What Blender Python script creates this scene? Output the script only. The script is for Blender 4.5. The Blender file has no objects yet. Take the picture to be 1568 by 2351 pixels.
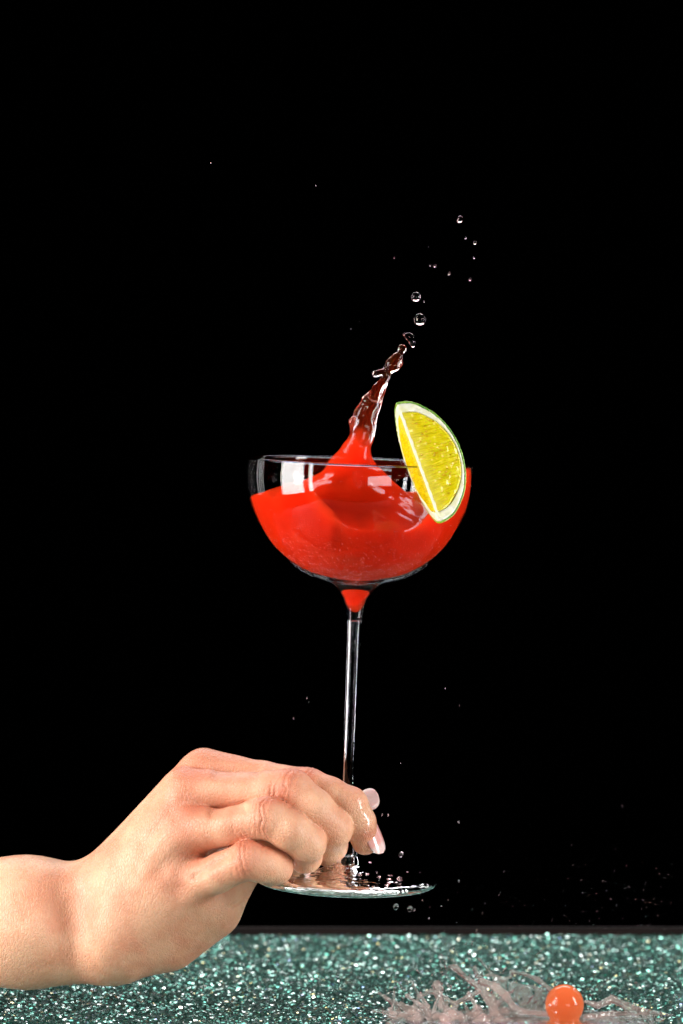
import bpy, math, random
import numpy as np
from mathutils import Matrix, Vector

# ------------------------------------------------------------------ camera, world, lamps, exposure
scene = bpy.context.scene
COL = scene.collection
S = 0.182            # millimetres per picture unit (1568 units across the frame) at the glass
DIST = 1300.0        # camera distance to the glass, millimetres
HROW = 820.0         # picture row of the camera height
ZC = (2350.0 - HROW) * S

cam_data = bpy.data.cameras.new("camera")
cam = bpy.data.objects.new("camera", cam_data)
COL.objects.link(cam)
cam.location = (0, -DIST * 0.001, ZC * 0.001)
cam.rotation_euler = (math.radians(90), 0, 0)
cam_data.sensor_fit = 'HORIZONTAL'
cam_data.sensor_width = 24.0
cam_data.lens = 24.0 * DIST / (1568 * S)
cam_data.shift_y = -(1175.0 - HROW) / 1568.0
cam_data.clip_start = 0.05
cam_data.clip_end = 50
cam_data.dof.use_dof = True
cam_data.dof.focus_distance = (DIST - 15) * 0.001
cam_data.dof.aperture_fstop = cam_data.lens / 13.0
scene.camera = cam

world = bpy.data.worlds.new("World")
scene.world = world
world.use_nodes = True
world.node_tree.nodes["Background"].inputs[0].default_value = (0, 0, 0, 1)
world.node_tree.nodes["Background"].inputs[1].default_value = 0.0

def softbox(name, loc, target, sx, sy, watts, col=(1, 1, 1)):
    d = bpy.data.lights.new(name, 'AREA')
    d.shape = 'RECTANGLE'; d.size = sx; d.size_y = sy
    d.energy = watts; d.color = col
    o = bpy.data.objects.new(name, d); COL.objects.link(o)
    o.location = loc
    v = Vector(target) - Vector(loc)
    o.rotation_euler = v.to_track_quat('-Z', 'Y').to_euler()
    return o

softbox("softbox_key", (-0.90, -0.30, 0.46), (0, 0, 0.46), 0.46, 0.94, 21, (1.0, 0.97, 0.95))
softbox("strip_key", (-0.78, -0.66, 0.46), (0, 0, 0.46), 0.07, 0.94, 3.0, (1.0, 0.97, 0.95))
softbox("strip_right", (0.86, -0.36, 0.36), (0, 0, 0.30), 0.20, 0.80, 12, (1.0, 0.98, 0.97))
softbox("added_strip_left", (-0.80, 0.55, 0.50), (0, 0, 0.30), 0.05, 0.95, 0.6, (1, 1, 1))  # unseen strip, added to draw thin bright lines along the glass edge
softbox("added_strip_right", (0.82, 0.55, 0.50), (0, 0, 0.30), 0.05, 0.95, 0.6, (1, 1, 1))  # its unseen pair, added for edge lines on the other side
softbox("overhead", (0.0, 1.00, 1.05), (0.0, 0.05, 0.0), 1.2, 0.40, 12, (1, 1, 1))
softbox("added_front_fill", (0.45, -1.25, 0.16), (0, 0, 0.16), 0.55, 0.26, 2.6, (1, 0.97, 0.94))  # unseen fill lamp, added to brighten the low front of the bowl

vs = scene.view_settings
vs.view_transform = 'Standard'; vs.look = 'None'; vs.exposure = 0.0; vs.gamma = 1.0
vs.use_curve_mapping = False
scene.cycles.max_bounces = 16
scene.cycles.transmission_bounces = 14
scene.cycles.glossy_bounces = 8
scene.cycles.transparent_max_bounces = 24
scene.cycles.volume_bounces = 8
scene.cycles.volume_step_rate = 0.25
scene.cycles.sample_clamp_indirect = 12.0
scene.cycles.blur_glossy = 0.3

rng = np.random.default_rng(7)
random.seed(7)

# ------------------------------------------------------------------ helpers
def P(px, py, y=0.0):
    """picture units + depth (mm) -> world millimetres"""
    k = (DIST + y) / DIST
    return np.array([(px - 784.0) * S * k, y, ZC - (py - HROW) * S * k])

def link(name, me, mat=None, parent=None):
    o = bpy.data.objects.new(name, me)
    COL.objects.link(o)
    if mat is not None and not me.materials:
        me.materials.append(mat)
    if parent is not None:
        o.parent = parent
    return o

def mesh_np(name, v_mm, faces, smooth=True):
    """v in millimetres, faces an (n,3|4) array or list of lists"""
    me = bpy.data.meshes.new(name)
    v = np.asarray(v_mm, dtype=np.float32) * 0.001
    if isinstance(faces, np.ndarray):
        n, k = faces.shape
        me.vertices.add(len(v)); me.vertices.foreach_set("co", v.ravel())
        me.loops.add(n * k); me.loops.foreach_set("vertex_index", faces.astype(np.int32).ravel())
        me.polygons.add(n)
        me.polygons.foreach_set("loop_start", np.arange(0, n * k, k, dtype=np.int32))
        me.update(calc_edges=True)
    else:
        me.from_pydata([tuple(map(float, a)) for a in v], [], faces)
        me.update()
    if smooth:
        me.polygons.foreach_set("use_smooth", np.ones(len(me.polygons), dtype=bool))
    return me

def tag(o, label=None, category=None, group=None, kind=None):
    if label: o["label"] = label
    if category: o["category"] = category
    if group: o["group"] = group
    if kind: o["kind"] = kind
    return o

def lathe(name, prof, seg=128, closed=False):
    """prof = [(r, z)...] ; r = 0 ends are capped by a pole"""
    v = []; f = []; rings = []
    for r, z in prof:
        if r < 1e-6:
            rings.append([len(v)]); v.append((0, 0, z))
        else:
            s = len(v)
            for i in range(seg):
                a = 2 * math.pi * i / seg
                v.append((r * math.cos(a), r * math.sin(a), z))
            rings.append(list(range(s, s + seg)))
    pairs = list(zip(rings[:-1], rings[1:]))
    if closed: pairs.append((rings[-1], rings[0]))
    for a, b in pairs:
        for i in range(seg):
            j = (i + 1) % seg
            if len(a) == 1 and len(b) == 1: continue
            if len(a) == 1: f.append([a[0], b[j], b[i]])
            elif len(b) == 1: f.append([a[i], a[j], b[0]])
            else: f.append([a[i], a[j], b[j], b[i]])
    return mesh_np(name, v, f)

def spline(pts, n):
    """Catmull-Rom through pts (m, k)"""
    p = np.asarray(pts, float)
    p = np.vstack([2 * p[0] - p[1], p, 2 * p[-1] - p[-2]])
    m = len(p) - 3
    t = np.linspace(0, m, n); t[-1] = m - 1e-9
    i = np.floor(t).astype(int); u = (t - i)[:, None]
    a, b, c, d = p[i], p[i + 1], p[i + 2], p[i + 3]
    return 0.5 * (2 * b + (c - a) * u + (2 * a - 5 * b + 4 * c - d) * u ** 2 + (3 * b - a - 3 * c + d) * u ** 3)

# --- signed distance sculpting
def smin(a, b, k):
    h = np.clip(0.5 + 0.5 * (b - a) / k, 0, 1)
    return b + (a - b) * h - k * h * (1 - h)

def rcone(p, a, b, r1, r2):
    ba = b - a; l2 = float(ba @ ba) + 1e-9
    t = np.clip(((p - a) @ ba) / l2, 0, 1)
    q = p - a - t[:, None] * ba
    return np.sqrt((q * q).sum(1)) - (r1 + (r2 - r1) * t)

def ell(p, c, r, R=None):
    q = p - c
    if R is not None: q = q @ R
    r = np.asarray(r, float)
    k0 = np.sqrt(((q / r) ** 2).sum(1)); k1 = np.sqrt(((q / (r * r)) ** 2).sum(1)) + 1e-9
    return k0 * (k0 - 1) / k1

def surface_nets(f, lo, hi, h, project=2, block=8):
    lo = np.asarray(lo, float); hi = np.asarray(hi, float)
    n = (np.ceil((hi - lo) / h).astype(int) // block + 1) * block
    D = np.empty(n, np.float32)
    nb = n // block
    bi = np.stack(np.meshgrid(*[np.arange(k) for k in nb], indexing='ij'), -1).reshape(-1, 3)
    cen = lo + (bi * block + (block - 1) / 2) * h
    dc = f(cen)
    rad = block * h * 0.5 * 1.75 * 1.25 + 1.0
    off = np.stack(np.meshgrid(*[np.arange(block)] * 3, indexing='ij'), -1).reshape(-1, 3)
    Db = D.reshape(nb[0], block, nb[1], block, nb[2], block)
    act = np.abs(dc) < rad
    for q in np.nonzero(~act)[0]:
        i, j, k = bi[q]; Db[i, :, j, :, k, :] = dc[q]
    ids = np.nonzero(act)[0]
    per = max(1, 400000 // block ** 3)
    for s in range(0, len(ids), per):
        ch = ids[s:s + per]
        pts = (lo + (bi[ch][:, None, :] * block + off[None]) * h).reshape(-1, 3)
        dv = f(pts).reshape(len(ch), block, block, block)
        for m, q in enumerate(ch):
            i, j, k = bi[q]; Db[i, :, j, :, k, :] = dv[m]
    # cells
    neg = D < 0
    cnt = np.zeros(n - 1, np.int8)
    for a in (0, 1):
        for b in (0, 1):
            for c in (0, 1):
                cnt += neg[a:n[0] - 1 + a, b:n[1] - 1 + b, c:n[2] - 1 + c]
    cell = np.argwhere((cnt > 0) & (cnt < 8))
    idx = np.full(n - 1, -1, np.int32); idx[tuple(cell.T)] = np.arange(len(cell))
    acc = np.zeros((len(cell), 3)); w = np.zeros(len(cell))
    corners = [(a, b, c) for a in (0, 1) for b in (0, 1) for c in (0, 1)]
    vals = {co: D[cell[:, 0] + co[0], cell[:, 1] + co[1], cell[:, 2] + co[2]] for co in corners}
    for c0 in corners:
        for ax in range(3):
            if c0[ax]: continue
            c1 = list(c0); c1[ax] = 1; c1 = tuple(c1)
            d0, d1 = vals[c0], vals[c1]
            m = (d0 < 0) != (d1 < 0)
            t = np.where(m, d0 / np.where(m, d0 - d1, 1), 0)
            pos = np.array(c0, float)[None].repeat(len(cell), 0); pos[:, ax] += t
            acc[m] += pos[m]; w[m] += 1
    v = lo + (cell + acc / w[:, None]) * h
    quads = []
    for ax in range(3):
        u, t = (ax + 1) % 3, (ax + 2) % 3
        sl0 = [slice(1, n[i] - 1) for i in range(3)]; sl1 = list(sl0)
        sl0[ax] = slice(0, n[ax] - 1); sl1[ax] = slice(1, n[ax])
        e = neg[tuple(sl0)] != neg[tuple(sl1)]
        loc = np.argwhere(e)
        base = loc.copy(); base[:, u] += 1; base[:, t] += 1
        s = neg[tuple(base.T)]
        def at(du, dt):
            q = base.copy(); q[:, u] -= du; q[:, t] -= dt
            return idx[tuple(q.T)]
        qd = np.stack([at(1, 1), at(0, 1), at(0, 0), at(1, 0)], 1)
        qd[~s] = qd[~s][:, ::-1]
        quads.append(qd)
    q = np.vstack(quads)
    for _ in range(project):
        d = f(v); g = np.empty_like(v); e = 0.05
        for ax in range(3):
            o = np.zeros(3); o[ax] = e
            g[:, ax] = (f(v + o) - d) / e
        gl = (g * g).sum(1) + 1e-6
        step = np.clip(d / gl, -h, h)
        v = v - g * step[:, None] * 0.8
    return v, q

def vnoise(p, seed=0):
    """smooth value noise in [-1, 1] on points"""
    i = np.floor(p).astype(np.int64); f = p - i; f = f * f * (3 - 2 * f)
    def hsh(a):
        n = a[:, 0] * 374761393 + a[:, 1] * 668265263 + a[:, 2] * 2147483647 + seed * 144665
        n = (n ^ (n >> 13)) * 1274126177
        n = n ^ (n >> 16)
        return (n & 0xffff) / 32767.5 - 1
    r = 0
    for a in (0, 1):
        for b in (0, 1):
            for c in (0, 1):
                w = (f[:, 0] if a else 1 - f[:, 0]) * (f[:, 1] if b else 1 - f[:, 1]) * (f[:, 2] if c else 1 - f[:, 2])
                r = r + w * hsh(i + np.array([a, b, c]))
    return r

# ------------------------------------------------------------------ materials
class NT:
    def __init__(self, name):
        self.m = bpy.data.materials.new(name); self.m.use_nodes = True
        self.t = self.m.node_tree; self.t.nodes.clear()
        self.out = self.t.nodes.new("ShaderNodeOutputMaterial")
    def n(self, typ, ins=None, **kw):
        nd = self.t.nodes.new(typ)
        for k, v in kw.items(): setattr(nd, k, v)
        if ins:
            for k, v in ins.items(): self.set(nd, k, v)
        return nd
    def set(self, nd, k, v):
        s = nd.inputs[k]
        if isinstance(v, bpy.types.NodeSocket): self.t.links.new(v, s)
        elif isinstance(v, bpy.types.Node): self.t.links.new(v.outputs[0], s)
        else: s.default_value = v
    def math(self, op, a, b=0.0, c=0.0, clamp=False):
        nd = self.n("ShaderNodeMath", {0: a, 1: b, 2: c}, operation=op); nd.use_clamp = clamp
        return nd.outputs[0]
    def mix(self, fac, a, b):
        nd = self.n("ShaderNodeMix", data_type='RGBA')
        self.set(nd, 0, fac); self.set(nd, 6, a); self.set(nd, 7, b)
        return nd.outputs[2]
    def ramp(self, fac, stops):
        nd = self.n("ShaderNodeValToRGB", {0: fac})
        el = nd.color_ramp.elements
        while len(el) < len(stops): el.new(0.5)
        for e, (p, c) in zip(el, stops):
            e.position = p; e.color = c if len(c) == 4 else (*c, 1)
        return nd.outputs[0]
    def mrange(self, x, a, b, c=0.0, d=1.0, smooth=True):
        nd = self.n("ShaderNodeMapRange", {0: x, 1: a, 2: b, 3: c, 4: d})
        if smooth: nd.interpolation_type = 'SMOOTHSTEP'
        return nd.outputs[0]
    def surf(self, nd):
        self.t.links.new(nd.outputs[0] if isinstance(nd, bpy.types.Node) else nd, self.out.inputs[0]); return self.m

def rgb(r, g, b): return (r, g, b, 1.0)

def mat_skin():
    t = NT("skin")
    co = t.n("ShaderNodeTexCoord").outputs["Object"]
    red = t.n("ShaderNodeAttribute", attribute_name="flush_shade").outputs["Fac"]
    big = t.n("ShaderNodeTexNoise", {"Vector": co, "Scale": 70.0, "Detail": 4.0, "Roughness": 0.6}).outputs[0]
    fine = t.n("ShaderNodeTexNoise", {"Vector": co, "Scale": 900.0, "Detail": 3.0, "Roughness": 0.7}).outputs[0]
    big2 = t.n("ShaderNodeTexNoise", {"Vector": co, "Scale": 34.0, "Detail": 3.0, "Roughness": 0.55}).outputs[0]
    c = t.mix(t.mrange(big, 0.36, 0.68), rgb(0.80, 0.45, 0.28), rgb(0.74, 0.345, 0.205))
    c = t.mix(t.mrange(big2, 0.45, 0.72, 0.0, 0.55), c, rgb(0.68, 0.28, 0.17))
    c = t.mix(t.math('MULTIPLY', red, 0.85, clamp=True), c, rgb(0.60, 0.18, 0.10))
    c = t.mix(t.mrange(fine, 0.52, 0.75, 0, 0.16), c, rgb(0.60, 0.26, 0.15))
    mp = t.n("ShaderNodeMapping", {"Vector": co, "Rotation": (0.3, 0.5, 0.9), "Scale": (1.0, 1.0, 0.55)})
    cells = t.n("ShaderNodeTexVoronoi", {"Vector": mp, "Scale": 950.0, "Randomness": 1.0}, feature='DISTANCE_TO_EDGE').outputs["Distance"]
    pores = t.n("ShaderNodeTexNoise", {"Vector": co, "Scale": 2400.0, "Detail": 2.0}).outputs[0]
    hgt = t.math('ADD', t.math('MULTIPLY', t.mrange(cells, 0.0, 0.16), 0.5), t.math('MULTIPLY', pores, 0.5))
    hgt = t.math('ADD', hgt, t.math('MULTIPLY', big, 0.8))
    bp = t.n("ShaderNodeBump", {"Height": hgt, "Strength": 0.75, "Distance": 0.00028})
    wet = t.n("ShaderNodeAttribute", attribute_name="wet").outputs["Fac"]
    b = t.n("ShaderNodeBsdfPrincipled", {"Base Color": c, "Roughness": t.mrange(wet, 0, 1, 0.37, 0.12), "Normal": bp,
            "Specular IOR Level": 0.38, "Subsurface Weight": 0.22, "Subsurface Radius": (1.0, 0.36, 0.18),
            "Subsurface Scale": 0.0018, "Coat Weight": t.mrange(wet, 0, 1, 0.0, 1.0), "Coat Roughness": 0.03})
    return t.surf(b)

def mat_nail():
    t = NT("nail")
    co = t.n("ShaderNodeTexCoord").outputs["Object"]
    n = t.n("ShaderNodeTexNoise", {"Vector": co, "Scale": 260.0, "Detail": 2.0}).outputs[0]
    fr = t.n("ShaderNodeAttribute", attribute_name="free_edge").outputs["Fac"]
    c = t.mix(n, rgb(0.72, 0.33, 0.29), rgb(0.76, 0.40, 0.36))
    c = t.mix(fr, c, rgb(0.76, 0.55, 0.52))
    b = t.n("ShaderNodeBsdfPrincipled", {"Base Color": c, "Roughness": 0.16, "Coat Weight": 1.0, "Coat Roughness": 0.04,
            "Subsurface Weight": 0.4, "Subsurface Radius": (1, 0.5, 0.4), "Subsurface Scale": 0.0012})
    return t.surf(b)

def mat_thin_glass():
    """thin blown wall: clear, Fresnel sheen, drops and mist of condensation on it"""
    t = NT("bowl_glass")
    co = t.n("ShaderNodeTexCoord").outputs["Object"]
    z = t.n("ShaderNodeSeparateXYZ", {0: co}).outputs[2]
    lw = t.n("ShaderNodeLayerWeight", {"Blend": 0.5}).outputs["Facing"]
    mist_n = t.n("ShaderNodeTexNoise", {"Vector": co, "Scale": 55.0, "Detail": 3.0, "Roughness": 0.6}).outputs[0]
    low = t.mrange(z, 0.1560, 0.1680, 1.0, 0.0)
    mist = t.math('MULTIPLY', low, t.mrange(mist_n, 0.43, 0.62), clamp=True)
    mp = t.n("ShaderNodeMapping", {"Vector": co, "Scale": (1.0, 1.0, 0.45)})
    dr = t.n("ShaderNodeTexNoise", {"Vector": mp, "Scale": 1200.0, "Detail": 2.0, "Roughness": 0.6}).outputs[0]
    bp = t.n("ShaderNodeBump", {"Height": dr, "Strength": t.mrange(mist, 0, 1, 0.01, 0.14), "Distance": 0.0004})
    f5 = t.math('POWER', lw, 5.0)
    fac = t.math('ADD', t.math('MULTIPLY', f5, 0.45), t.math('SUBTRACT', 0.030, t.math('MULTIPLY', low, 0.019)), clamp=True)
    gl = t.n("ShaderNodeBsdfGlossy", {"Color": rgb(1, 1, 1), "Roughness": t.mrange(mist, 0, 1, 0.01, 0.05), "Normal": bp})
    tr = t.n("ShaderNodeBsdfTransparent", {"Color": rgb(0.985, 0.985, 0.985)})
    return t.surf(t.n("ShaderNodeMixShader", {0: fac, 1: tr, 2: gl}))

def mat_glass(name, bump=0.0, scale=350.0, ior=1.5, color=(1, 1, 1), rough=0.0):
    t = NT(name)
    g = t.n("ShaderNodeBsdfGlass", {"Color": rgb(*color), "IOR": ior, "Roughness": rough})
    if bump:
        co = t.n("ShaderNodeTexCoord").outputs["Object"]
        n = t.n("ShaderNodeTexNoise", {"Vector": co, "Scale": scale, "Detail": 2.0}).outputs[0]
        m = t.n("ShaderNodeTexNoise", {"Vector": co, "Scale": scale * 0.12, "Detail": 1.0}).outputs[0]
        n = t.math('MULTIPLY', n, t.mrange(m, 0.42, 0.6))
        t.set(g, "Normal", t.n("ShaderNodeBump", {"Height": n, "Strength": bump, "Distance": 0.002}))
    return t.surf(g)

H_MM = math.hypot((2026 - 1060) * S, (827 - 792) * S)
def mat_drink():
    """red cocktail: dense in the bowl, clear and pink where it is thrown out thin"""
    t = NT("red_cocktail")
    co = t.n("ShaderNodeTexCoord").outputs["Object"]
    thin = t.n("ShaderNodeAttribute", attribute_name="thin").outputs["Fac"]
    fn = t.n("ShaderNodeTexNoise", {"Vector": co, "Scale": 420.0, "Detail": 3.0}).outputs[0]
    bp = t.n("ShaderNodeBump", {"Height": fn, "Strength": 0.12, "Distance": 0.0006})
    top = t.n("ShaderNodeAttribute", attribute_name="open_top").outputs["Fac"]
    lw = t.n("ShaderNodeLayerWeight", {"Blend": 0.5}).outputs["Facing"]
    fr = t.math('MULTIPLY', top, t.math('ADD', 0.016, t.math('MULTIPLY', t.math('POWER', lw, 5.0), 0.3)))
    body = t.n("ShaderNodeMixShader", {0: fr, 1: t.n("ShaderNodeBsdfTransparent"), 2: t.n("ShaderNodeBsdfGlossy", {"Roughness": 0.06, "Normal": bp})})
    zz = t.n("ShaderNodeSeparateXYZ", {0: co}).outputs[2]
    xx = t.n("ShaderNodeSeparateXYZ", {0: co}).outputs[0]
    hz = t.math('SUBTRACT', zz, t.math('MULTIPLY', xx, -0.25))
    vn = t.n("ShaderNodeTexNoise", {"Vector": co, "Scale": 110.0, "Detail": 1.0}).outputs[0]
    hz = t.math('ADD', hz, t.math('MULTIPLY', t.math('SUBTRACT', vn, 0.5), 0.022))
    den = t.mrange(hz, H_MM * .001 - .001, H_MM * .001 + .015, 560.0, 16.0)
    cl2 = t.n("ShaderNodeTexNoise", {"Vector": co, "Scale": 48.0, "Detail": 3.0, "Distortion": 1.4}).outputs[0]
    den = t.math('MULTIPLY', den, t.mrange(cl2, 0.36, 0.64, 0.3, 1.35))
    sc = t.n("ShaderNodeVolumeScatter", {"Color": rgb(1.0, 0.085, 0.016), "Density": den, "Anisotropy": 0.2})
    ab = t.n("ShaderNodeVolumeAbsorption", {"Color": rgb(0.993, 0.10, 0.03), "Density": den})
    t.t.links.new(t.n("ShaderNodeAddShader", {0: sc, 1: ab}).outputs[0], t.out.inputs["Volume"])
    clear = t.n("ShaderNodeBsdfGlass", {"Color": rgb(1.0, 0.97, 0.97), "IOR": 1.34, "Roughness": 0.0})
    cl = clear
    t.m.cycles.homogeneous_volume = False
    return t.surf(t.n("ShaderNodeMixShader", {0: t.mrange(thin, 0.10, 0.60), 1: body, 2: cl}))

def turbid(t, scat, absb, den, clear, gloss=0.03, bump=None):
    """liquid: part refracting skin, part wet see-through skin, with cloudy colour inside"""
    g = t.n("ShaderNodeBsdfGlass", {"IOR": 1.34, "Roughness": 0.0})
    lw = t.n("ShaderNodeLayerWeight", {"Blend": 0.5}).outputs["Facing"]
    fr = t.math('ADD', gloss, t.math('MULTIPLY', t.math('POWER', lw, 4.0), 0.5))
    gl = t.n("ShaderNodeBsdfGlossy", {"Roughness": 0.04})
    if bump is not None:
        t.set(g, "Normal", bump); t.set(gl, "Normal", bump)
    thin = t.n("ShaderNodeMixShader", {0: fr, 1: t.n("ShaderNodeBsdfTransparent"), 2: gl})
    sc = t.n("ShaderNodeVolumeScatter", {"Color": rgb(*scat), "Density": den})
    ab = t.n("ShaderNodeVolumeAbsorption", {"Color": rgb(*absb), "Density": den})
    t.t.links.new(t.n("ShaderNodeAddShader", {0: sc, 1: ab}).outputs[0], t.out.inputs["Volume"])
    return t.surf(t.n("ShaderNodeMixShader", {0: clear, 1: thin, 2: g}))

def mat_syrup():
    t = NT("orange_drop")
    return turbid(t, (1.0, 0.26, 0.10), (0.985, 0.55, 0.35), 430.0, 0.0, 0.035)

def mat_splash():
    t = NT("pink_splash")
    co = t.n("ShaderNodeTexCoord").outputs["Object"]
    n = t.n("ShaderNodeTexNoise", {"Vector": co, "Scale": 90.0, "Detail": 2.0}).outputs[0]
    fn = t.n("ShaderNodeTexNoise", {"Vector": co, "Scale": 380.0, "Detail": 1.0}).outputs[0]
    bp = t.n("ShaderNodeBump", {"Height": fn, "Strength": 0.35, "Distance": 0.0010})
    return turbid(t, (1.0, 0.60, 0.54), (0.998, 0.88, 0.85), 190.0, t.mrange(n, 0.38, 0.58, 0.2, 0.85), 0.04, bp)

def mat_lime(kind):
    t = NT("lime_" + kind)
    co = t.n("ShaderNodeTexCoord").outputs["Object"]
    if kind == "rind":
        n = t.n("ShaderNodeTexNoise", {"Vector": co, "Scale": 120.0, "Detail": 3.0}).outputs[0]
        v = t.n("ShaderNodeTexVoronoi", {"Vector": co, "Scale": 900.0}).outputs["Distance"]
        c = t.mix(t.mrange(n, 0.35, 0.65), rgb(0.07, 0.25, 0.008), rgb(0.24, 0.44, 0.012))
        c = t.mix(t.mrange(v, 0.0, 0.5, 0.35, 0.0), c, rgb(0.42, 0.55, 0.05))
        bp = t.n("ShaderNodeBump", {"Height": v, "Strength": 0.6, "Distance": 0.0004})
        return t.surf(t.n("ShaderNodeBsdfPrincipled", {"Base Color": c, "Roughness": 0.28, "Normal": bp, "Subsurface Weight": 0.2,
                      "Subsurface Scale": 0.001, "Coat Weight": 0.4, "Coat Roughness": 0.1}))
    if kind == "pith":
        n = t.n("ShaderNodeTexNoise", {"Vector": co, "Scale": 300.0, "Detail": 4.0}).outputs[0]
        c = t.mix(t.mrange(n, 0.35, 0.7), rgb(0.78, 0.77, 0.62), rgb(0.74, 0.73, 0.42))
        bp = t.n("ShaderNodeBump", {"Height": n, "Strength": 0.5, "Distance": 0.0005})
        return t.surf(t.n("ShaderNodeBsdfPrincipled", {"Base Color": c, "Roughness": 0.35, "Normal": bp, "Subsurface Weight": 0.4,
                      "Subsurface Radius": (1, 0.9, 0.4), "Subsurface Scale": 0.002, "Coat Weight": 0.4, "Coat Roughness": 0.1}))
    ax = t.n("ShaderNodeAttribute", attribute_name="fibre").outputs["Fac"]
    rd = t.n("ShaderNodeAttribute", attribute_name="radial").outputs["Fac"]
    vec = t.n("ShaderNodeCombineXYZ", {0: t.math('MULTIPLY', ax, 74.0), 1: t.math('MULTIPLY', rd, 3.4), 2: 0.0})
    fib = t.n("ShaderNodeTexNoise", {"Vector": vec, "Scale": 1.0, "Detail": 1.5, "Roughness": 0.5}).outputs[0]
    n = t.n("ShaderNodeTexNoise", {"Vector": co, "Scale": 380.0, "Detail": 1.0}).outputs[0]
    c = t.ramp(fib, [(0.25, (0.52, 0.38, 0.0010)), (0.5, (0.70, 0.56, 0.0015)), (0.75, (0.80, 0.70, 0.02))])
    c = t.mix(t.mrange(rd, 0.35, 0.0, 0.0, 0.55), c, rgb(0.72, 0.66, 0.10))
    bp = t.n("ShaderNodeBump", {"Height": t.math('ADD', fib, t.math('MULTIPLY', n, 0.25)), "Strength": 0.28, "Distance": 0.0009})
    return t.surf(t.n("ShaderNodeBsdfPrincipled", {"Base Color": c, "Roughness": 0.2, "Normal": bp, "IOR": 1.36, "Specular IOR Level": 0.3,
                  "Subsurface Weight": 0.6, "Subsurface Radius": (1, 0.85, 0.1), "Subsurface Scale": 0.004, "Coat Weight": 0.45, "Coat Roughness": 0.03,
                  "Coat Normal": t.n("ShaderNodeBump", {"Height": t.n("ShaderNodeTexNoise", {"Vector": co, "Scale": 520.0, "Detail": 1.0}).outputs[0], "Strength": 0.4, "Distance": 0.0009})}))

def mat_table():
    t = NT("glitter_ground")
    co = t.n("ShaderNodeTexCoord").outputs["Object"]
    n = t.n("ShaderNodeTexNoise", {"Vector": co, "Scale": 900.0, "Detail": 2.0}).outputs[0]
    c = t.mix(n, rgb(0.012, 0.055, 0.045), rgb(0.03, 0.11, 0.09))
    return t.surf(t.n("ShaderNodeBsdfPrincipled", {"Base Color": c, "Roughness": 0.4}))

def mat_flake():
    t = NT("glitter_flake")
    a = t.n("ShaderNodeAttribute", attribute_name="tone").outputs["Fac"]
    c = t.ramp(a, [(0.0, (0.05, 0.17, 0.14)), (0.45, (0.07, 0.27, 0.21)), (0.70, (0.22, 0.44, 0.38)), (0.93, (0.8, 0.86, 0.86)), (0.975, (0.75, 0.62, 0.25)), (1.0, (0.25, 0.40, 0.85))])
    return t.surf(t.n("ShaderNodeBsdfPrincipled", {"Base Color": c, "Metallic": 0.8, "Roughness": 0.15}))

def mat_trim():
    t = NT("dark_wood")
    co = t.n("ShaderNodeTexCoord").outputs["Object"]
    mp = t.n("ShaderNodeMapping", {"Vector": co, "Scale": (6.0, 120.0, 120.0)})
    n = t.n("ShaderNodeTexNoise", {"Vector": mp, "Scale": 3.0, "Detail": 5.0}).outputs[0]
    c = t.ramp(n, [(0.3, (0.003, 0.002, 0.002)), (0.7, (0.012, 0.006, 0.005))])
    return t.surf(t.n("ShaderNodeBsdfPrincipled", {"Base Color": c, "Roughness": 0.75, "Specular IOR Level": 0.15}))

def mat_black():
    t = NT("black_cloth")
    co = t.n("ShaderNodeTexCoord").outputs["Object"]
    n = t.n("ShaderNodeTexNoise", {"Vector": co, "Scale": 40.0, "Detail": 3.0}).outputs[0]
    c = t.mix(n, rgb(0.0001, 0.0001, 0.0001), rgb(0.0003, 0.0003, 0.0003))
    return t.surf(t.n("ShaderNodeBsdfPrincipled", {"Base Color": c, "Roughness": 1.0, "Specular IOR Level": 0.0}))

SKIN, NAIL = mat_skin(), mat_nail()
THIN = mat_thin_glass()
STEMG = mat_glass("stem_glass", 0.05, 500.0, color=(0.58, 0.58, 0.60))
FOOTG = mat_glass("foot_glass", 0.6, 170.0)
WATER = mat_glass("water", 0.0, ior=1.34, color=(1.0, 0.86, 0.87))
DRINK, SYRUP, SPLASH = mat_drink(), mat_syrup(), mat_splash()
RIND, PITH, PULP = mat_lime("rind"), mat_lime("pith"), mat_lime("pulp")

def set_attr(me, name, vals):
    a = me.attributes.new(name, 'FLOAT', 'POINT')
    a.data.foreach_set("value", np.asarray(vals, np.float32))

# ------------------------------------------------------------------ setting: backdrop and table
def grid_sheet(name, pts_fn, nu, nv):
    v = [pts_fn(i / nu, j / nv) for j in range(nv + 1) for i in range(nu + 1)]
    f = [[j * (nu + 1) + i, j * (nu + 1) + i + 1, (j + 1) * (nu + 1) + i + 1, (j + 1) * (nu + 1) + i] for j in range(nv) for i in range(nu)]
    return mesh_np(name, v, f)

me = grid_sheet("backdrop", lambda u, w: ((u - .5) * 4600, 1900 + 25 * math.sin(u * 40) + 12 * math.sin(u * 93 + w), -1100 + w * 3400), 160, 4)
tag(link("backdrop", me, mat_black()), kind="structure")

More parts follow.
